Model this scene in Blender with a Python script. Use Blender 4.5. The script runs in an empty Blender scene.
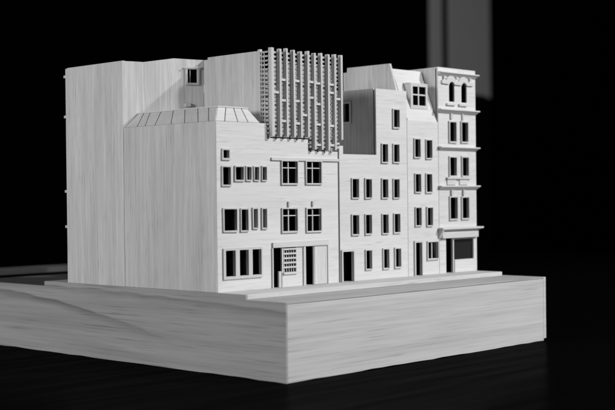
import bpy, bmesh, math, random
from mathutils import Vector, Matrix
random.seed(7)
S = 0.001                                   # everything below is written in millimetres
scene = bpy.context.scene
C = scene.collection

# ------------------------------------------------------------------ camera
cam_d = bpy.data.cameras.new('camera'); cam = bpy.data.objects.new('camera', cam_d); C.objects.link(cam)
yaw, pitch, roll = math.radians(46.4653), math.radians(0.3644), math.radians(-0.626)
f = Vector((math.sin(yaw) * math.cos(pitch), math.cos(yaw) * math.cos(pitch), -math.sin(pitch)))
r = Vector((math.cos(yaw), -math.sin(yaw), 0)); u = r.cross(f)
r2 = r * math.cos(roll) + u * math.sin(roll); u2 = -r * math.sin(roll) + u * math.cos(roll)
M = Matrix((r2, u2, -f)).transposed().to_4x4(); M.translation = Vector((-0.64208, -0.63340, 0.13762))
cam.matrix_world = M
cam_d.sensor_width = 36; cam_d.lens = 36 * 1224.9 / 615
cam_d.clip_start = 0.02; cam_d.clip_end = 60
cam_d.dof.use_dof = True; cam_d.dof.focus_distance = 1.04; cam_d.dof.aperture_fstop = 8.5
scene.camera = cam

# ------------------------------------------------------------------ light
w = bpy.data.worlds.new('World'); scene.world = w; w.use_nodes = True
w.node_tree.nodes['Background'].inputs[0].default_value = (1, 1, 1, 1)
w.node_tree.nodes['Background'].inputs[1].default_value = 0.028
TGT = Vector((0.17, 0.10, 0.15))
def lamp(name, d, dist, size, power):
    l = bpy.data.lights.new(name, 'AREA'); l.shape = 'DISK'; l.size = size; l.energy = power
    o = bpy.data.objects.new(name, l); C.objects.link(o)
    d = Vector(d).normalized(); o.location = TGT + d * dist
    o.rotation_euler = (-d).to_track_quat('-Z', 'Y').to_euler()
    return o
lamp('side_lamp', (.55, -1.0, .76), 1.9, .08, 26)
lamp('front_lamp', (.14, -1, .39), 2.0, .08, 18.5)
lamp('fill_window', (-1, .15, .27), 2.2, .75, 26)
scene.view_settings.view_transform = 'Standard'; scene.view_settings.look = 'None'
scene.view_settings.exposure = 0; scene.view_settings.gamma = 1

# ------------------------------------------------------------------ materials
def g(v): return (v, v, v, 1)
def new_mat(name):
    m = bpy.data.materials.new(name); m.use_nodes = True
    return m, m.node_tree, m.node_tree.nodes['Principled BSDF']
def plain(name, v, rough=.8, spec=.3):
    m, nt, b = new_mat(name)
    b.inputs['Base Color'].default_value = g(v); b.inputs['Roughness'].default_value = rough
    b.inputs['Specular IOR Level'].default_value = spec
    return m
def wood(name, val, axis, seed, along=15, amp=.16, pores=.35, figure=0.0, fine=700, rough=.72, bump=.15, spec=.25, curves=()):
    """bare wood sheet, grain running along axis, printed in 3D object space"""
    m, nt, b = new_mat(name); N, L = nt.nodes, nt.links
    tc = N.new('ShaderNodeTexCoord'); oi = N.new('ShaderNodeObjectInfo')
    def mapped(lo, hi, off):
        mp = N.new('ShaderNodeMapping'); ax = 'xyz'.index(axis)
        sc = [hi] * 3; sc[ax] = lo
        mp.inputs['Scale'].default_value = sc; mp.inputs['Rotation'].default_value = (.02, .025, 0) if axis == 'x' else ((-.03, 0, .01) if axis == 'y' else (.008, -.01, 0))
        mp.inputs['Location'].default_value = (seed * 3.7 + off, seed * 1.9 - off, seed * 5.3 + off)
        L.new(tc.outputs['Object'], mp.inputs['Vector']); return mp
    def noise(mp, detail, rough_=.55, dist=0):
        n = N.new('ShaderNodeTexNoise'); n.inputs['Scale'].default_value = 1
        n.inputs['Detail'].default_value = detail; n.inputs['Roughness'].default_value = rough_
        n.inputs['Distortion'].default_value = dist
        L.new(mp.outputs[0], n.inputs['Vector']); return n.outputs['Fac']
    def rng(sock, a, bb, c, d):
        n = N.new('ShaderNodeMapRange'); n.inputs[1].default_value = a; n.inputs[2].default_value = bb
        n.inputs[3].default_value = c; n.inputs[4].default_value = d
        L.new(sock, n.inputs[0]); return n.outputs[0]
    def mul(a, bb):
        n = N.new('ShaderNodeMath'); n.operation = 'MULTIPLY'
        L.new(a, n.inputs[0]); L.new(bb, n.inputs[1]); return n.outputs[0]
    n1 = noise(mapped(along, fine * .62, 0), 4, .65)             # streaks a few millimetres wide
    n2 = noise(mapped(5, 45, 11), 3, .5, .4)                  # broad tone drift
    n3 = noise(mapped(along * 3.2, fine * 2.3, 23), 1, .5)   # pores: thin dark hair lines
    n4 = noise(mapped(12, 70, 91), 2)                        # they come in drifts
    v = mul(rng(n1, .3, .7, 1 - amp, 1 + amp * .6), rng(n2, .3, .7, 1 - amp * .7, 1 + amp * .5))
    pr = rng(n3, .58, .72, 0, 1)
    pk = rng(n4, .36, .62, pores * .25, pores * 1.35)
    inv = N.new('ShaderNodeMath'); inv.operation = 'SUBTRACT'; inv.inputs[0].default_value = 1; L.new(mul(pr, pk), inv.inputs[1]); pr = inv.outputs[0]
    v = mul(v, pr)
    for (a0, b0, c0, th, dk, ylo) in curves:                        # single dark growth-ring lines: z = a + b y + c y^2
        sep = N.new('ShaderNodeSeparateXYZ'); L.new(tc.outputs['Object'], sep.inputs[0])
        def ma(op, x, y):
            n = N.new('ShaderNodeMath'); n.operation = op
            for i_, q in enumerate((x, y)):
                if isinstance(q, (int, float)): n.inputs[i_].default_value = q
                else: L.new(q, n.inputs[i_])
            return n.outputs[0]
        Y_, Z_ = sep.outputs[1], sep.outputs[2]
        cur = ma('ADD', ma('ADD', ma('MULTIPLY', ma('MULTIPLY', Y_, Y_), c0), ma('MULTIPLY', Y_, b0)), a0)
        wob = ma('MULTIPLY', ma('SUBTRACT', noise(mapped(30, 90, 77), 3), .5), .004)
        dd = ma('ADD', ma('SUBTRACT', Z_, cur), wob)
        up_ = rng(dd, 0, th, 0, 1); dn_ = rng(dd, -th * 5, 0, 1, 0)
        fade = N.new('ShaderNodeMath'); fade.operation = 'MAXIMUM'; L.new(up_, fade.inputs[0]); L.new(dn_, fade.inputs[1])
        v = mul(v, ma('SUBTRACT', 1, ma('MULTIPLY', ma('SUBTRACT', 1, fade.outputs[0]), rng(Y_, ylo, ylo + .13, 0, dk))))
    if figure:
        wv = N.new('ShaderNodeTexWave'); wv.wave_type = 'BANDS'; wv.bands_direction = 'Z' if axis != 'z' else 'X'
        wv.inputs['Scale'].default_value = 1; wv.inputs['Distortion'].default_value = 7
        wv.inputs['Detail'].default_value = 3; wv.inputs['Detail Scale'].default_value = .6
        L.new(mapped(2.2, 16, 5).outputs[0], wv.inputs['Vector'])
        v = mul(v, rng(wv.outputs['Fac'], 0.0, .35, 1 - figure, 1))
    obj_var = rng(oi.outputs['Random'], 0, 1, .95, 1.04)
    v = mul(v, obj_var)
    cn = N.new('ShaderNodeMath'); cn.operation = 'MULTIPLY'; cn.inputs[1].default_value = val
    L.new(v, cn.inputs[0])
    L.new(cn.outputs[0], b.inputs['Base Color'])
    b.inputs['Roughness'].default_value = rough; b.inputs['Specular IOR Level'].default_value = spec
    bp = N.new('ShaderNodeBump'); bp.inputs['Strength'].default_value = bump; bp.inputs['Distance'].default_value = .0004
    L.new(mul(n1, pr), bp.inputs['Height']); L.new(bp.outputs[0], b.inputs['Normal'])
    return m
FAC = [wood('facade_wood_%d' % i, v, 'x', 3 + i, amp=.07, pores=.19, fine=820) for i, v in enumerate((.66, .65, .655, .64))]
SIDE = [wood('side_wood_%d' % i, v, 'z', 20 + i, amp=.17, pores=.29, fine=820) for i, v in enumerate((.62, .63, .60, .62))]
TRIM = wood('trim_wood', .60, 'x', 40, amp=.08, pores=.15)
TRIMV = wood('trim_wood_upright', .56, 'z', 41, amp=.08, pores=.15)
ROOF = wood('roof_wood', .64, 'x', 42, amp=.08, pores=.2)
ROOFY = wood('roof_panel_wood', .60, 'z', 43, amp=.08, pores=.15)
BASE = wood('base_wood', .54, 'x', 50, along=6, amp=.12, pores=.19, figure=.06, fine=560, spec=.2, rough=.65)
import numpy as _np
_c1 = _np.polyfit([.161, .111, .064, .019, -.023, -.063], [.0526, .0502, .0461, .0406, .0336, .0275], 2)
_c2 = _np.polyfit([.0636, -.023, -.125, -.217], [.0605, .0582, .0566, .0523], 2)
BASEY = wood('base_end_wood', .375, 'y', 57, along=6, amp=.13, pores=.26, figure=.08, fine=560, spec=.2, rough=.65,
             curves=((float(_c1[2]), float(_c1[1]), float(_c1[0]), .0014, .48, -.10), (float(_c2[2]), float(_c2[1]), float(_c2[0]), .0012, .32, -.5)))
PAVE = wood('pavement_wood', .55, 'x', 53, amp=.07, pores=.22)
CARD = plain('black_card', .003, .95, 0)
GAP = plain('dark_joint', .05, .9, .1)
GLAZE = plain('dark_glazing', .02, .25, .4)
TABLE, _nt, _b = new_mat('table_wood')                      # dark stained wood, nearly no sheen
_nt.nodes.remove(_b)
_N = _nt.nodes; _d = _N.new('ShaderNodeBsdfDiffuse'); _gl = _N.new('ShaderNodeBsdfGlossy'); _mx = _N.new('ShaderNodeMixShader')
_tc = _N.new('ShaderNodeTexCoord'); _mp = _N.new('ShaderNodeMapping'); _no = _N.new('ShaderNodeTexNoise'); _mr = _N.new('ShaderNodeMapRange')
_mp.inputs['Scale'].default_value = (5, 70, 70); _no.inputs['Scale'].default_value = 1; _no.inputs['Detail'].default_value = 4
_mr.inputs[1].default_value = .35; _mr.inputs[2].default_value = .7; _mr.inputs[3].default_value = .009; _mr.inputs[4].default_value = .02
_d.inputs['Color'].default_value = g(.0018); _gl.inputs['Roughness'].default_value = .22; _gl.inputs['Color'].default_value = g(.9)
_l = _nt.links; _l.new(_tc.outputs['Object'], _mp.inputs[0]); _l.new(_mp.outputs[0], _no.inputs['Vector']); _l.new(_no.outputs['Fac'], _mr.inputs[0])
_l.new(_mr.outputs[0], _mx.inputs[0]); _l.new(_d.outputs[0], _mx.inputs[1]); _l.new(_gl.outputs[0], _mx.inputs[2])
_l.new(_mx.outputs[0], _N['Material Output'].inputs['Surface'])
BACKW = plain('dark_wall_paint', .0015, .9, 0)
FLOORM = plain('dark_floor', .001, .9, 0)
PANELM = plain('grey_panel_paint', .75, .7, .2)
CABM = plain('black_cabinet_paint', .002, .7, .05)

# ------------------------------------------------------------------ helpers
ROOTLOC = {}
def root_loc(o):
    while o.parent: o = o.parent
    return Vector(o.location)
def obj(name, bm, mat, parent=None, bevel=0.0, loc=(0, 0, 0)):
    bmesh.ops.recalc_face_normals(bm, faces=bm.faces)
    off = root_loc(parent) if parent else Vector(loc)
    me = bpy.data.meshes.new(name)
    for v in bm.verts: v.co = v.co * S - off
    bm.to_mesh(me); bm.free()
    o = bpy.data.objects.new(name, me); C.objects.link(o); me.materials.append(mat)
    if parent: o.parent = parent
    else: o.location = off
    if bevel:
        b = o.modifiers.new('bevel', 'BEVEL'); b.width = bevel * S; b.segments = 2; b.limit_method = 'ANGLE'
        b.angle_limit = math.radians(40); b.harden_normals = False
    return o
def thing(name, label, cat, loc, group=None):
    o = bpy.data.objects.new(name, None); C.objects.link(o); o.empty_display_size = .01
    o.location = Vector(loc) * S; o['label'] = label; o['category'] = cat
    if group: o['group'] = group
    return o
def box(bm, x0, x1, y0, y1, z0, z1):
    vs = [bm.verts.new((x, y, z)) for x in (x0, x1) for y in (y0, y1) for z in (z0, z1)]
    for q in ((0, 1, 3, 2), (4, 6, 7, 5), (0, 4, 5, 1), (2, 3, 7, 6), (0, 2, 6, 4), (1, 5, 7, 3)):
        bm.faces.new([vs[i] for i in q])
    return vs
def prism(bm, pts, fa, fb):
    """closed polygon pts (2D) extruded between two mapping functions"""
    a = [bm.verts.new(fa(*p)) for p in pts]; b = [bm.verts.new(fb(*p)) for p in pts]
    bm.faces.new(a); bm.faces.new(b[::-1])
    n = len(pts)
    for i in range(n): bm.faces.new((a[i], b[i], b[(i + 1) % n], a[(i + 1) % n]))
def hexa(bm, bottom, top):
    b = [bm.verts.new(p) for p in bottom]; t = [bm.verts.new(p) for p in top]
    bm.faces.new(b[::-1]); bm.faces.new(t)
    n = len(b)
    for i in range(n): bm.faces.new((b[i], b[(i + 1) % n], t[(i + 1) % n], t[i]))
def nb(): return bmesh.new()
def sheet(bm, fill, holes, d0, d1, plane='y'):
    """sheet of thickness d0..d1 made of the union of fill rects minus hole rects; rects are (a0, a1, z0, z1)"""
    A = sorted({v for q in fill + holes for v in q[:2]}); Z = sorted({v for q in fill + holes for v in q[2:]})
    def inside(a, z, L): return any(q[0] < a < q[1] and q[2] < z < q[3] for q in L)
    on = {}
    for i in range(len(A) - 1):
        for j in range(len(Z) - 1):
            a, z = (A[i] + A[i + 1]) / 2, (Z[j] + Z[j + 1]) / 2
            if inside(a, z, fill) and not inside(a, z, holes): on[i, j] = 1
    cache = {}
    def V(i, j, k):
        if (i, j, k) not in cache:
            d = d1 if k else d0
            cache[i, j, k] = bm.verts.new((A[i], d, Z[j]) if plane == 'y' else (d, A[i], Z[j]))
        return cache[i, j, k]
    for (i, j) in on:
        bm.faces.new((V(i, j, 0), V(i + 1, j, 0), V(i + 1, j + 1, 0), V(i, j + 1, 0)))
        bm.faces.new((V(i, j, 1), V(i, j + 1, 1), V(i + 1, j + 1, 1), V(i + 1, j, 1)))
        for (di, dj, p, q) in ((-1, 0, (i, j), (i, j + 1)), (1, 0, (i + 1, j), (i + 1, j + 1)),
                               (0, -1, (i, j), (i + 1, j)), (0, 1, (i, j + 1), (i + 1, j + 1))):
            if (i + di, j + dj) not in on:
                bm.faces.new((V(*p, 0), V(*q, 0), V(*q, 1), V(*p, 1)))
j_ = lambda a=.22: random.uniform(-a, a)
def ring(bm, x0, x1, z0, z1, fw, y0, y1, plane='y', bottom=None):
    """frame round an opening, one closed mesh; tiny hand-made irregularity on the outline"""
    bt = fw if bottom is None else bottom
    o = [(x0 - fw + j_(), z0 - bt + j_()), (x1 + fw + j_(), z0 - bt + j_()), (x1 + fw + j_(), z1 + fw + j_()), (x0 - fw + j_(), z1 + fw + j_())]
    i = [(x0 + j_(.12), z0 + j_(.12)), (x1 + j_(.12), z0 + j_(.12)), (x1 + j_(.12), z1 + j_(.12)), (x0 + j_(.12), z1 + j_(.12))]
    P = (lambda a, z, y: (a, y, z)) if plane == 'y' else (lambda a, z, y: (y, a, z))
    vs = [[bm.verts.new(P(*p, y)) for p in L] for y in (y0, y1) for L in (o, i)]
    of, if_, ob, ib = vs
    for k in range(4):
        n = (k + 1) % 4
        bm.faces.new((of[k], of[n], if_[n], if_[k])); bm.faces.new((ob[k], ib[k], ib[n], ob[n]))
        bm.faces.new((of[k], ob[k], ob[n], of[n])); bm.faces.new((if_[k], if_[n], ib[n], ib[k]))
YF = 74.4
def sx(x, p=1.5): return x - p * (x + 642) / 707      # from wall plane to the plane of a frame standing p in front of it
def framed(parent, holes, x0, x1, z0, z1, fw=1.7, proj=1.5, bars=(), bottom=None, name='window', yf=YF, shift=True):
    if shift: x0, x1 = sx(x0, proj), sx(x1, proj)
    holes.append((x0, x1, z0, z1))
    bm = nb(); ring(bm, x0, x1, z0, z1, fw * .66, yf - proj + j_(.1), yf + .02, bottom=fw * .85)
    w_ = obj(name, bm, TRIMV, parent, .18)
    for (kind, fr, th) in bars:
        bm = nb()
        if kind == 'v':
            c = x0 + (x1 - x0) * fr; box(bm, c - th / 2, c + th / 2, yf + .2, yf + 1.3, z0 - .02, z1 + .02)
        else:
            c = z0 + (z1 - z0) * fr; box(bm, x0 - .02, x1 + .02, yf + .1, yf + 1.2, c - th / 2, c + th / 2)
        obj('glazing_bar', bm, TRIMV, w_, .12)
    return w_
def lining(parent, x0, x1, y0, y1, z0, z1):
    bm = nb(); box(bm, x0, x1, y0, y1, z0, z1); return obj('lining', bm, CARD, parent)

# ------------------------------------------------------------------ the setting
def structure(name, bm, m, **k):
    o = obj(name, bm, m, **k); o['kind'] = 'structure'; return o
bm = nb(); box(bm, -900, 1900, -520, 1500, -32, 0); structure('table', bm, TABLE, bevel=3)
bm = nb(); box(bm, -6000, 9000, -6000, 9000, -800, -760); structure('floor', bm, FLOORM)
bm = nb(); box(bm, -6000, 9000, 3060, 3120, -760, 3000); structure('back_wall', bm, BACKW)

# far off, out of focus
t = thing('wall_panel', 'narrow pale grey upright strip on the dark wall, left of a wider one', 'panel', (4102, 3040, -760), 'pale panels on the back wall')
bm = nb(); box(bm, 4120, 4216, 3050, 3059.5, 645, 1900); obj('board', bm, PANELM, t, 3)
t = thing('wall_panel', 'wide pale grey upright panel on the dark wall, rising behind the corner building', 'panel', (4390, 3040, -760), 'pale panels on the back wall')
bm = nb(); box(bm, 4270, 4622, 3050, 3059.5, 640, 1900); obj('board', bm, PANELM, t, 3)
t = thing('cabinet', 'black out of focus block-shaped piece in front of the wide pale panel', 'cabinet', (3200, 2200, -760))
bm = nb(); box(bm, 2760, 3412, 2200, 2560, -700, 536); obj('body', bm, CABM, t, 22)
bm = nb(); box(bm, 2780, 3390, 2186, 2199.5, -660, 500); d_ = obj('door', bm, CABM, t, 5)
bm = nb(); box(bm, 2800, 2815, 2170, 2185.5, 0, 120); obj('handle', bm, CABM, d_, 3)
bm = nb(); box(bm, 2790, 3382, 2230, 2540, -760, -700.5); obj('plinth', bm, CABM, t, 2)

t = thing('wooden_batten', 'dark flat wooden strip lying across the table behind the base', 'batten', (60, 486, 0))
bm = nb(); box(bm, -420, 330, 470, 505, 0.1, 59.8); obj('shadow_gap', bm, plain('shadow_gap_black', .002, .9, 0), t)  # black block paints in the shadow gap below the strip
bm = nb(); box(bm, -420, 330, 468, 507, 60, 66); obj('strip', bm, wood('batten_wood', .07, 'x', 71, amp=.2, pores=.2), t, .8)

# ------------------------------------------------------------------ base of the model
H, P = 60.0, 63.9
base = thing('wooden_plinth', 'thick rectangular wooden plinth with long grain carrying the whole row of buildings', 'plinth', (175, 220, 0))
_low = [(1.55, .05)] + [(18 + 13.1 * k, max(.05, random.gauss(.25, .35))) for k in range(25)] + [(345.6, .1)]
bm = nb(); prism(bm, _low + [(345.6, 58.3), (1.55, 58.3)], lambda x, z: (x, 0, z), lambda x, z: (x, 442, z)); obj('core', bm, BASE, base, .35)
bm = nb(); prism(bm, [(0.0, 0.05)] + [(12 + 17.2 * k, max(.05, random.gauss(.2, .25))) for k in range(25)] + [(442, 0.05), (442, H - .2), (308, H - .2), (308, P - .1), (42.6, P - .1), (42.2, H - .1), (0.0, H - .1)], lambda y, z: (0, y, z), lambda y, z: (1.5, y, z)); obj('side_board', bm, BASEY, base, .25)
bm = nb(); box(bm, 346.0, 350.2, .2, 442, 2.2, 59.9); obj('end_board', bm, BASE, base, .3)
bm = nb(); box(bm, 1.55, 345.7, .15, 310, 58.55, H); obj('top_board', bm, wood('road_wood', .40, 'x', 59, along=7, amp=.12, pores=.35, fine=560), base, .3)
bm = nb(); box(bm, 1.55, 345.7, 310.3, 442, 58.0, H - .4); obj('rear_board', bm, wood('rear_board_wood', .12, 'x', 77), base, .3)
bm = nb(); box(bm, 2.0, 345, 1.0, 309, 58.0, 58.8); obj('joint', bm, GAP, base)
pv = thing('pavement_strip', 'thin pale raised wooden sheet along the street front under the buildings', 'pavement', (170, 175, H))
bm = nb(); hexa(bm, [(1.52, 42.2, H + .02), (341, 43.0, H + .02), (346, 308, H + .02), (1.52, 308, H + .02)],
                [(1.52, 42.4, P), (341, 43.2, P), (346, 308, P), (1.52, 308, P)])
obj('sheet', bm, PAVE, pv, .35)

# ------------------------------------------------------------------ building A: wide front building with hipped batten roof
GR = 'wooden model buildings along the street'
A = thing('model_building', 'wide pale building with low hipped roof and mixed window sizes at the near street corner', 'model building', (70, 130, P), GR)
ho = []
framed(A, ho, 8.3, 14.4, 169.0, 175.2, 1.9)
framed(A, ho, 7.7, 15.8, 148.1, 161.9, 1.7)
framed(A, ho, 21.2, 29.6, 152.0, 162.1, 1.5)
framed(A, ho, 33.4, 38.2, 152.0, 162.2, 1.3)
framed(A, ho, 42.3, 46.9, 152.0, 162.3, 1.3)
framed(A, ho, 51.0, 55.5, 152.0, 162.4, 1.3)
CR = (('v', .47, 1.1), ('h', .70, .9))
framed(A, ho, 73.7, 91.5, 149.4, 167.4, 1.8, bars=CR)
framed(A, ho, 102.8, 120.6, 149.4, 167.4, 1.8, bars=CR)
framed(A, ho, 8.5, 22.0, 112.0, 128.8, 1.7)
framed(A, ho, 27.0, 34.3, 111.8, 128.4, 1.6)
framed(A, ho, 40.4, 44.6, 113.6, 128.6, 1.6)
framed(A, ho, 50.7, 55.0, 113.3, 128.5, 1.6)
framed(A, ho, 73.8, 90.8, 109.9, 128.0, 1.7, bars=CR)
framed(A, ho, 102.9, 119.9, 109.2, 127.8, 1.7, bars=CR)
# triple window: one frame, three openings
tx = [(9.6, 19.9), (24.5, 34.2), (38.6, 48.4)]
tx = [(sx(a), sx(b)) for a, b in tx]
for a, b in tx: ho.append((a, b, 75.9, 96.3))
bm = nb(); sheet(bm, [(tx[0][0] - 2.3, tx[2][1] + 1.6, 73.6, 98.2)], [(a, b, 75.9, 96.3) for a, b in tx], YF - 1.5, YF + .02)
obj('window', bm, TRIMV, A, .18)
# shop front: doors, shelf window, fascia
ho += [(62.0, 71.9, P, 96.4), (73.6, 88.6, 76.0, 96.4), (100.4, 109.7, P, 96.4)]
bm = nb(); sheet(bm, [(6e-1, 59.6, P, 197.8), (59.6, 104.5, P, 186.1), (104.5, 141.2, P, 176.4)], ho, YF, YF + 1.7)
fa = obj('facade', bm, FAC[0], A, .15)
bm = nb(); sheet(bm, [(YF + .6, 150, P, 197.8), (150, 189.5, P, 197.8)], [], 0, 3, 'x'); obj('side_wall', bm, SIDE[0], A, .25)
bm = nb(); sheet(bm, [(YF + 3.05, 149, P, 176)], [], 138.2, 141.2, 'x'); obj('party_wall', bm, SIDE[1], A, .2)
lining(A, 3.4, 138, YF + 6.5, 148.5, P + .1, 175)
bm = nb(); prism(bm, [(3.02, YF + 2.2), (55, YF + 2.2), (55, 149.8), (3.02, 187.4)], lambda x, y: (x, y, 195.4), lambda x, y: (x, y, 197.4)); obj('roof_deck', bm, ROOF, A)
bm = nb(); box(bm, 59.9, 141.3, YF - 1.5, YF + .02, 167.9, 170.3); obj('string_course', bm, TRIM, A, .2)
bm = nb(); box(bm, 60.2, 126.8, YF - 1.7, YF + .02, 96.6, 101.0); obj('fascia', bm, TRIM, A, .2)
for x0, x1, z0, z1 in ((59.6, 61.0, P, 96.5), (96.4, 98.8, P, 96.5), (126.2, 127.4, P, 96.5)):
    bm = nb(); box(bm, x0, x1, YF - 1.2, YF + .02, z0, z1); obj('pilaster', bm, TRIMV, A, .15)
bm = nb(); box(bm, 110.6, 126.0, YF - .5, YF + .02, P + .2, 96.4); obj('panel', bm, SIDE[1], A, .1)
bm = nb(); box(bm, 68.6, 71.8, YF + .5, YF + 2.2, P, 77); obj('door_leaf', bm, TRIMV, A, .15)
bm = nb()
for k in range(5): box(bm, 73.3, 88.7, YF - .3, YF + 1.0, 79.2 + 3.75 * k, 80.7 + 3.75 * k)
for k in range(5): box(bm, 75.4 + 2.7 * k, 76.1 + 2.7 * k, YF + 1.05, YF + 1.8, 76, 96.4)
obj('shelf_window', bm, TRIMV, A, .1)
bm = nb(); box(bm, 72.6, 89.0, YF - 1.6, YF + .02, 74.2, 75.9); obj('sill', bm, TRIM, A, .15)
for x in (79.0, 107.9):
    bm = nb(); box(bm, x - .4, x + 1.8, YF - 1.6, YF + .02, 130.0, 134.3); obj('bracket', bm, TRIMV, A, .15)
# hipped roof of separate panels, dark gaps between them
rf = nb()
zt, zb = 209.6, 197.9
hexa(rf, [(1.2, 75.6, zb), (48.4, 75.6, zb), (48.4, 154.6, zb), (1.2, 188.6, zb)], [(11.4, 84.2, zt - .8), (42.0, 84.2, zt - .8), (42, 159.2, zt - .8), (11.4, 181.2, zt - .8)])
roof = obj('roof', rf, GAP, A)
yb = [75.2, 83.1, 95.3, 111.7, 128.4, 148.5, 161.4, 171.7, 187.6]
yt = [84.2, 94.2, 107.2, 122.8, 137.3, 153.0, 167.0, 175.4, 181.2]
def panel(b0, b1, t0, t1, n):
    n = Vector(n).normalized()
    bot = [Vector(b0), Vector(b1), Vector(t1), Vector(t0)]
    bm = nb(); hexa(bm, [q - n * .25 for q in bot], [q + n * .55 for q in bot]); return bm
g_ = .42
for k in range(len(yb) - 1):
    lo, hi = (0 if k == 0 else g_), (0 if k == len(yb) - 2 else g_)
    obj('roof_panel', panel((.9, yb[k] + lo, zb), (.9, yb[k + 1] - hi, zb), (11.2, yt[k] + lo, zt), (11.2, yt[k + 1] - hi, zt), (-1, 0, .88)), ROOFY, roof, .08)
xb = [.9, 10.2, 24.2, 35.5, 48.2]; xt = [11.2, 19.6, 27.9, 36.2, 42.3]
for k in range(4):
    lo, hi = (0 if k == 0 else g_), (0 if k == 3 else g_)
    obj('roof_panel', panel((xb[k] + lo, 75.3, zb), (xb[k + 1] - hi, 75.3, zb), (xt[k] + lo, 84.0, zt), (xt[k + 1] - hi, 84.0, zt), (0, -1, .75)), ROOF, roof, .08)
obj('roof_panel', panel((48.6, 75.6, zb), (48.6, 154.0, zb), (42.6, 84, zt), (42.6, 158.2, zt), (1, 0, .5)), ROOFY, roof, .08)
bm = nb(); prism(bm, [(10.0, 82.6), (43.6, 82.6), (43.6, 158.0), (10.0, 182.2)], lambda x, y: (x, y, zt + .1), lambda x, y: (x, y, zt + 1.0)); obj('roof_cap', bm, ROOF, roof)

# ------------------------------------------------------------------ rooftop box with the fin screen
X = thing('rooftop_extension', 'tall windowless rooftop box fronted by a screen of upright fins over thin slats', 'rooftop extension', (98, 115, 187))
bm = nb(); sheet(bm, [(83.05, 144.5, 197.5, 257.3), (144.5, 149.6, 197.5, 255.4)], [], 55.4, 58.0, 'x'); obj('side_wall', bm, SIDE[2], X, .2)
bm = nb(); box(bm, 54.9, 57.4, 80.2, 83.0, 197.9, 258.4); obj('corner_post', bm, TRIMV, X, .15)
bm = nb(); sheet(bm, [(58.05, 68, 176.6, 241.5), (68, 141, 176.6, 248.6)], [], 79.5, 82.0); obj('front_wall', bm, SIDE[3], X)
bm = nb(); sheet(bm, [(85.6, 149.6, 176.6, 247)], [], 138.4, 141, 'x'); obj('side_wall', bm, SIDE[2], X, .2)
bm = nb(); box(bm, 58.05, 138.3, 85.6, 149.6, 236, 238.5); obj('roof', bm, ROOF, X)
bm = nb()                                                    # slat lattice: front and its left return
z = 189.6
while z < 256:
    box(bm, 57.2, 142.2, 72.6 + j_(.1), 74.0, z + j_(.18), z + 1.75 + j_(.2)); box(bm, 55.6, 56.6, 72.6, 80.15, z + j_(.2), z + 1.2 + j_(.15))
    z += 3.45
z = 179.2
while z < 188:
    box(bm, 105, 142.0, 72.6 + j_(.1), 74.0, z + j_(.18), z + 1.75 + j_(.2)); z += 3.45
box(bm, 55.2, 55.58, 75.4, 76.3, 188.6, 256); box(bm, 55.2, 55.58, 78.3, 79.1, 188.6, 256)
scr = obj('fin_screen', bm, TRIM, X)
bm = nb(); box(bm, 58, 142, 74.2, 79.4, 187.2, 188.2); obj('bottom_rail', bm, TRIM, scr, .1)
fins = []
for i in range(11):
    xr = 60.0 + 8.3 * i + j_(.25); xl = xr - 2.4
    zlo = 187.3 if i < 6 else (177.4 if i < 10 else 186.8)
    if i == 0: xl -= .6
    dx_, yy, zt_ = j_(.4), 69.2 + j_(.2), 259.2 + j_(.7) + (.6 if i == 0 else 0)
    zl_ = zlo + j_(.3)
    bm = nb(); hexa(bm, [(xl, yy, zl_), (xr, yy, zl_), (xr, 72.55, zl_), (xl, 72.55, zl_)], [(xl + dx_, yy + j_(.3), zt_), (xr + dx_, yy + j_(.3), zt_ + j_(.2)), (xr + dx_, 72.55, zt_), (xl + dx_, 72.55, zt_)]); obj('fin', bm, TRIMV, scr, .15)
    fins.append((xl, xr))
for (gx, gz) in ((63, 223.3), (71, 233.9), (71, 217.1), (71, 200.2), (88.5, 233.9), (88.5, 217.4), (88.5, 198.8), (97.5, 206), (105.2, 234.1), (105.2, 221),
                 (113.5, 233.4), (113.5, 216), (113.2, 198.8), (113, 181.7), (130, 233.4), (130, 226.4), (129.6, 198.2), (129.3, 181.7), (138, 221.5)):
    k = max(0, min(9, int(round((gx - 63.2) / 8.3))))
    bm = nb(); box(bm, fins[k][1] - .35, fins[k + 1][0] + .35, 69.9, 72.5, gz - 1.0, gz + .9); obj('spacer_block', bm, TRIM, scr, .12)

# ------------------------------------------------------------------ rear block
R_ = thing('model_building', 'tall plain rear block with vertical grain and one small upper window, at the far left', 'model building', (60, 225, P), GR)
ZR = 254.5
bm = nb(); sheet(bm, [(190, 268.95, P, ZR)], [], 0, 3, 'x'); obj('side_wall', bm, SIDE[3], R_, .25)
SL = Matrix.Translation(Vector((0.3, 190, 0))) @ Matrix.Rotation(math.atan2(-40, 55.1), 4, 'Z')   # plan of the slanted front wall
def slant(bm): bm.transform(SL); return bm
hh = (54.6, 62.6, 236.0, 247.6)
bm = nb()
def strip(pts, lo): prism(bm, pts + [(pts[-1][0], lo), (pts[0][0], lo)], lambda a, z: (a, 0, z), lambda a, z: (a, 2.6, z))
strip([(0, 254.1), (8, 253.9), (17.3, 253.4), (43, 256.8), (54.6, 256.2)], P)
strip([(54.6, 256.2), (62.6, 255.8)], hh[3]); strip([(54.6, hh[2]), (62.6, hh[2])], P); strip([(62.6, 255.8), (68.2, 255.6)], P)
bmesh.ops.remove_doubles(bm, verts=bm.verts, dist=1e-4)
obj('front_wall', slant(bm), SIDE[1], R_)
bm = nb(); ring(bm, *hh, 1.9, -1.5, .02); wn = obj('window', slant(bm), TRIMV, R_, .18)
bm = nb(); box(bm, hh[0] - 2.9, hh[1] + 2.9, -2.0, -1.52, hh[3] + .5, hh[3] + 2.3); obj('lintel', slant(bm), TRIM, wn, .15)
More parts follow.
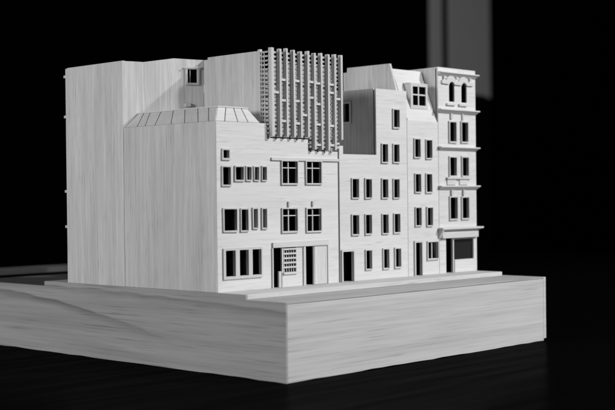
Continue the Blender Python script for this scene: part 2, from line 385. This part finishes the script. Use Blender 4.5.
bm = nb(); box(bm, hh[0] + 1.7, hh[0] + 2.5, .4, 1.4, hh[2], hh[3]); obj('glazing_bar', slant(bm), TRIMV, wn, .1)
bm = nb(); box(bm, 51.8, 57.2, -2.6, .02, 215.6, 218.6); obj('ledge', slant(bm), TRIM, R_, .5)
bm = nb(); sheet(bm, [(58.1, 141, P, 246)], [], 150, 152.6); obj('front_wall', bm, SIDE[0], R_, .2)
bm = nb(); sheet(bm, [(0.02, 141, P, 254)], [], 269.0, 271.7); rw = obj('rear_wall', bm, SIDE[1], R_, .2)
bm = nb(); sheet(bm, [(153.05, 268.95, P, 246)], [], 138, 140.9, 'x'); obj('side_wall', bm, SIDE[1], R_, .2)
bm = nb(); prism(bm, [(3.1, 191.5), (58, 152.8), (137.9, 152.8), (137.9, 268.9), (3.1, 268.9)], lambda x, y: (x, y, 226), lambda x, y: (x, y, 228)); obj('roof', bm, ROOF, R_)
bm = nb(); prism(bm, [(6, 195), (60, 157), (137, 157), (137, 268), (6, 268)], lambda x, y: (x, y, P + .1), lambda x, y: (x, y, 225.8)); obj('lining', bm, CARD, R_)
bm = nb(); box(bm, 52, 66, 6, 7, 232, 252); obj('lining', slant(bm), CARD, R_)
for zz in (247, 211.3, 145, 113.6):
    bm = nb(); box(bm, .6, 24, 271.72, 275.4, zz - 1.0, zz + 1.3); obj('sill', bm, TRIM, rw, .2)

# ------------------------------------------------------------------ house B: stepped
B = thing('model_house', 'stepped pale house of four storeys between the fin screen and the mansard house', 'model house', (190, 110, P), GR)
ho = []
framed(B, ho, 218.1, 225.9, 200.4, 216.0)
for (x0, x1, z0, z1) in ((201.6, 209.0, 168.6, 184.3), (217.9, 225.4, 168.8, 184.4),
                         (160.7, 168.9, 136.9, 153.0), (178.4, 186.1, 136.8, 152.8), (201.4, 208.8, 136.6, 152.8), (217.6, 225.0, 136.5, 152.8),
                         (160.4, 168.5, 104.9, 121.3), (178.1, 185.8, 104.9, 121.4), (201.4, 208.8, 104.6, 121.2), (217.9, 225.5, 105.0, 121.5),
                         (178.2, 185.6, 73.7, 89.7), (202.3, 209.4, 73.3, 89.9), (218.8, 226.1, 73.5, 89.9)):
    framed(B, ho, x0, x1, z0, z1, 1.6)
x0, x1 = sx(147.4), sx(161.2)
ho.append((x0, x1, P, 89.9))
bm = nb(); prism(bm, [(x0 - 1.8, P + .05), (x0 + .05, P + .05), (x0, 89.9), (x1, 89.9), (x1, P + .05), (x1 + 1.7, P + .05), (x1 + 1.7, 91.8), (x0 - 1.8, 91.6)],
                 lambda a, z: (a, YF - 1.5, z), lambda a, z: (a, YF + .02, z))
obj('door_frame', bm, TRIMV, B, .18)
bm = nb(); sheet(bm, [(143.2, 148.4, P, 181.8), (148.4, 192.8, P, 174.7), (192.8, 236.3, P, 234.0)], ho, YF, YF + 1.7); obj('facade', bm, FAC[1], B, .15)
bm = nb(); hy = [(105.2, 113.0, 205.8, 222.6)]
sheet(bm, [(YF + 3.05, 150, 172.2, 234.2)], hy, 192.8, 195.4, 'x'); obj('return_wall', bm, SIDE[1], B, .2)
bm = nb(); ring(bm, 105.2, 113.0, 205.8, 222.6, 1.7, 191.5, 192.82, 'x'); obj('window', bm, TRIMV, B, .15)
bm = nb(); sheet(bm, [(YF + 3.05, 150, P, 172)], [], 143.3, 146, 'x'); obj('party_wall', bm, SIDE[1], B, .2)
bm = nb(); box(bm, 146.1, 192.7, YF + 3.1, 150, 169.8, 172); obj('roof', bm, ROOF, B, .1); bm = nb(); box(bm, 195.5, 236.2, YF + 3.1, 150, 229.5, 232); obj('roof', bm, ROOF, B, .1)
bm = nb(); sheet(bm, [(143.3, 192.8, P, 172), (192.8, 236.2, P, 234)], [], 150.1, 153); obj('rear_wall', bm, SIDE[2], B, .2)
lining(B, 147, 192.5, YF + 6.5, 149, P + .1, 169.5); lining(B, 199.5, 235.9, YF + 6.5, 149, P + .1, 229)

# ------------------------------------------------------------------ house C: mansard with dormer
Cc = thing('model_house', 'narrow pale house with bright sloping mansard roof and a four-pane dormer', 'model house', (260, 110, P), GR)
ho = []
for (x0, x1, z0, z1) in ((248.5, 256.4, 173.8, 190.2), (266.0, 274.1, 173.1, 189.6), (248.9, 256.7, 141.5, 157.8), (265.6, 273.5, 141.4, 157.9),
                         (249.2, 256.8, 110.5, 126.6), (266.2, 273.9, 110.1, 126.4)):
    framed(Cc, ho, x0, x1, z0, z1, 1.6)
framed(Cc, ho, 266.8, 281.9, 78.9, 94.2, 1.8, bars=(('v', .48, 1.2),))
x0, x1 = sx(248.2), sx(257.3)
ho.append((x0, x1, P, 94.4))
bm = nb(); prism(bm, [(x0 - 1.7, P + .05), (x0, P + .05), (x0, 94.4), (x1, 94.4), (x1, P + .05), (x1 + 1.4, P + .05), (x1 + 1.4, 96.2), (x0 - 1.7, 96.2)],
                 lambda a, z: (a, YF - 1.5, z), lambda a, z: (a, YF + .02, z))
obj('door_frame', bm, TRIMV, Cc, .18)
bm = nb(); sheet(bm, [(236.8, 283.2, P, 207.4)], ho, YF + .05, YF + 1.7); obj('facade', bm, FAC[2], Cc, .15)
bm = nb()
prism(bm, [(75.6, 207.5), (93.8, 256.4), (96.4, 256.4), (78.4, 207.5)], lambda y, z: (239.2, y, z), lambda y, z: (283.3, y, z))
box(bm, 239.2, 283.3, 94.2, 149.9, 255.2, 256.3)
rfC = obj('mansard_roof', bm, ROOF, Cc, .1)
bm = nb(); prism(bm, [(77.6, P), (77.6, 207), (87.2, 236.9), (94.4, 261.0), (147, 261.0), (147.5, 256.7), (152, 256.7), (152, P)], lambda y, z: (236.45, y, z), lambda y, z: (239.1, y, z))
obj('party_wall', bm, SIDE[0], Cc, .2)
bm = nb(); sheet(bm, [(239.15, 283.2, P, 255)], [], 150, 152.8); obj('rear_wall', bm, SIDE[2], Cc, .2)
lining(Cc, 239.6, 283, YF + 6.5, 149, P + .1, 206.5)
# dormer
DX0, DX1, DZ0, DZ1, DY = 248.8, 274.6, 219.2, 242.4, 80.0
dm = nb()
def ym(z): return 75.6 + (z - 207.5) * (93.8 - 75.6) / (256.4 - 207.5) + .6
prism(dm, [(DY + 1.2, DZ0 + .4), (ym(DZ0) + .8, DZ0 + .4), (ym(DZ1) + .5, DZ1 - .4), (DY + 1.2, DZ1 - .4)], lambda y, z: (DX0 + .5, y, z), lambda y, z: (DX0 + 2, y, z))
prism(dm, [(DY + 1.2, DZ0 + .4), (ym(DZ0) + .8, DZ0 + .4), (ym(DZ1) + .5, DZ1 - .4), (DY + 1.2, DZ1 - .4)], lambda y, z: (DX1 - 2, y, z), lambda y, z: (DX1 - .5, y, z))
box(dm, DX0 - .2, DX1 + .2, DY + 1.2, ym(DZ1) + 1, DZ1 - .38, DZ1 + .9)
do = obj('dormer', dm, TRIMV, Cc, .2)
bm = nb(); ring(bm, DX0 + 3.4, DX1 - 3.4, DZ0 + 3.2, DZ1 - 2.6, 3.2, DY - .6, DY + 1.15); dw = obj('window', bm, TRIMV, do, .2)
bm = nb(); xm = (DX0 + DX1) / 2 - .6; box(bm, xm - .9, xm + .9, DY - .1, DY + 1, DZ0 + 3, DZ1 - 2.4); obj('glazing_bar', bm, TRIMV, do, .12)
bm = nb(); box(bm, DX0 + 3.2, DX1 - 3.2, DY - .05, DY + .9, DZ0 + 12.3, DZ0 + 13.7); obj('glazing_bar', bm, TRIM, do, .12)
bm = nb(); hexa(bm, [(DX0 + 2.1, DY + 1.3, DZ0 + .5), (DX1 - 2.1, DY + 1.3, DZ0 + .5), (DX1 - 2.1, ym(DZ0) - .8, DZ0 + .5), (DX0 + 2.1, ym(DZ0) - .8, DZ0 + .5)],
                [(DX0 + 2.1, DY + 1.9, DZ1 - .5), (DX1 - 2.1, DY + 1.9, DZ1 - .5), (DX1 - 2.1, ym(DZ1) - .8, DZ1 - .5), (DX0 + 2.1, ym(DZ1) - .8, DZ1 - .5)])
obj('lining', bm, CARD, do)

# ------------------------------------------------------------------ building D: ornate corner building with shop
D = thing('model_building', 'narrow ornate building with cornices, two arched top windows and a shop front', 'model building', (314, 110, P), GR)
ho = []
xs_ = [(302.2, 312.2, 189.6, 207.9), (321.3, 331.2, 189.8, 208.2), (302.0, 312.2, 156.8, 174.1), (322.0, 331.6, 156.9, 174.3),
       (301.9, 313.0, 115.5, 135.8), (321.3, 331.6, 115.7, 135.6)]
for q in xs_: framed(D, ho, *q, 1.9, 1.5)
# arched pair
arcs = []
for (a, b) in ((300.9, 309.4), (320.6, 329.2)):
    ho.append((a, b, 227.6, 246.3)); arcs.append((a, b))
ho.append((293.8, 338.2, P, 97.2))
bm = nb(); sheet(bm, [(283.6, 343.5, P, 259.6)], ho, YF, YF + 1.7)
for (a, b) in arcs:                                          # spandrels that round the heads
    c, rr, zc = (a + b) / 2, (b - a) / 2, 246.3 - (b - a) / 2
    for sgn in (-1, 1):
        arc = [(c + sgn * rr * math.cos(t_), zc + rr * math.sin(t_)) for t_ in [k * math.pi / 16 for k in range(9)]]
        poly = [(c + sgn * rr, 246.3)] + arc
        prism(bm, poly, lambda x, z: (x, YF + .03, z), lambda x, z: (x, YF + 1.67, z))
obj('facade', bm, FAC[3], D, .15)
bm = nb(); prism(bm, [(YF + 3.05, P), (150, P), (150, 258.6), (YF + 3.05, 259.5)], lambda y, z: (283.65, y, z), lambda y, z: (286.4, y, z)); obj('side_wall', bm, SIDE[2], D, .2)
bm = nb(); prism(bm, [(YF + 3.05, P), (150, P), (150, 258.6), (YF + 3.05, 259.5)], lambda y, z: (340.6, y, z), lambda y, z: (343.4, y, z)); obj('side_wall', bm, SIDE[1], D, .2)
bm = nb(); sheet(bm, [(286.45, 340.55, P, 258)], [], 147.2, 150); obj('rear_wall', bm, SIDE[2], D, .2)
bm = nb(); box(bm, 286.45, 340.55, YF + 3.05, 147.1, 254, 256.5); obj('roof', bm, ROOF, D)
lining(D, 286.6, 340.4, YF + 8.0, 147, 97.6, 253.8); lining(D, 286.6, 340.4, YF + 14.5, 147, P + .1, 97.2)
def cornice(x0, x1, steps):
    bm = nb()
    for (dx, pr, z0, z1) in steps: 
        if pr in (4.2, 4.4, 6.2): box(bm, x0 - dx, x1 + dx, YF - pr, YF + .02, z0 + .35, z1)
        else: hexa(bm, [(x0 + .4, YF - .7, z0), (x1 - .4, YF - .7, z0), (x1 - .4, YF + .02, z0), (x0 + .4, YF + .02, z0)], [(x0 - dx - .7, YF - pr - 1.1, z1 + .34), (x1 + dx + .7, YF - pr - 1.1, z1 + .34), (x1 + dx + .7, YF + .02, z1 + .34), (x0 - dx - .7, YF + .02, z1 + .34)])
    return obj('cornice', bm, TRIM, D, .2)
cornice(284.6, 343.6, [(1.6, 4.2, 253.9, 255.4), (.6, 2.6, 251.6, 253.88)])
cornice(284.2, 343.6, [(1.8, 4.4, 218.6, 220.2), (.6, 2.8, 216.3, 218.58)])
cornice(284.0, 343.6, [(1.8, 4.2, 182.8, 184.4), (.6, 2.6, 181.0, 182.78)])
cornice(284.2, 343.6, [(1.8, 4.2, 145.6, 147.2), (.8, 3.0, 143.2, 145.58)])
cornice(284.2, 343.8, [(3.2, 6.2, 105.2, 107.3), (1.6, 4.3, 103.2, 105.18)])
bm = nb(); box(bm, 285.0, 342.6, YF - 3.0, YF + .02, 97.1, 103.18); obj('fascia', bm, TRIM, D, .2)
bm = nb(); prism(bm, [(YF - 5.6, 105.1), (YF, 105.1), (YF, 97.4), (YF - 1.2, 97.6)], lambda y, z: (281.6, y, z), lambda y, z: (284.9, y, z)); obj('bracket', bm, TRIMV, D, .15)
# hood mould over the arches
pts = [(288.6, 244.2), (288.6, 247.6)]
for (a, b) in arcs:
    c = (a + b) / 2 - 2.4
    pts += [(c + 8.6 * math.cos(t_), 244.6 + 7.6 * math.sin(t_)) for t_ in [math.pi * (.86 - k * .09) for k in range(9)]]
pts += [(338.2, 247.6), (338.2, 244.2)]
for (a, b) in reversed(arcs):
    c, rr = (a + b) / 2 - 1.4, (b - a) / 2 + .2
    pts += [(c + rr * math.cos(t_), 242.2 + rr * math.sin(t_)) for t_ in [math.pi * (.12 + k * .095) for k in range(9)]]
bm = nb(); prism(bm, pts, lambda x, z: (x, YF - 1.7, z), lambda x, z: (x, YF + .02, z)); obj('hood_mould', bm, TRIM, D, .12)
for x in (290.6, 309.8, 331.8):
    bm = nb(); box(bm, x, x + 2.6, YF - 2.2, YF + .02, 248.8, 251.55); obj('bracket', bm, TRIMV, D, .12)
for x0, x1 in ((295.6, 309.4), (315.0, 328.8)):
    bm = nb(); box(bm, x0, x1, YF - 2.0, YF + .02, 223.9, 226.0); obj('sill', bm, TRIM, D, .2)
for x in (301.6, 320.0):
    bm = nb(); box(bm, x, x + 2.8, YF - 1.5, YF + .02, 210.8, 216.2); obj('bracket', bm, TRIMV, D, .15)
for x in (301.0, 319.9):
    bm = nb(); box(bm, x, x + 3.4, YF - 2.0, YF + .02, 137.9, 143.1); obj('bracket', bm, TRIMV, D, .15)
bm = nb(); box(bm, 294.4, 332.4, YF - 2.4, YF + .02, 153.4, 155.2); obj('sill', bm, TRIM, D, .15)
for x0, x1 in ((295.6, 309.2), (315.2, 328.6)):
    bm = nb(); box(bm, x0, x1, YF - 1.1, YF + .02, 148.0, 153.35); obj('apron', bm, TRIM, D, .15)
# shop window set back in the opening
bm = nb(); box(bm, 305.0, 306.8, YF + .3, YF + 2.6, P, 97.15); box(bm, 306.85, 338.15, YF + .4, YF + 2.4, 95.6, 97.15); obj('shop_frame', bm, TRIMV, D, .15)
bm = nb(); box(bm, 306.85, 338.15, YF - .6, YF + 2.6, P + .02, 76.0); obj('stall_riser', bm, FAC[3], D, .2)
bm = nb(); box(bm, 306.85, 338.15, YF + 2.7, YF + 3.3, 76.0, 95.6); obj('shop_pane', bm, GLAZE, D)
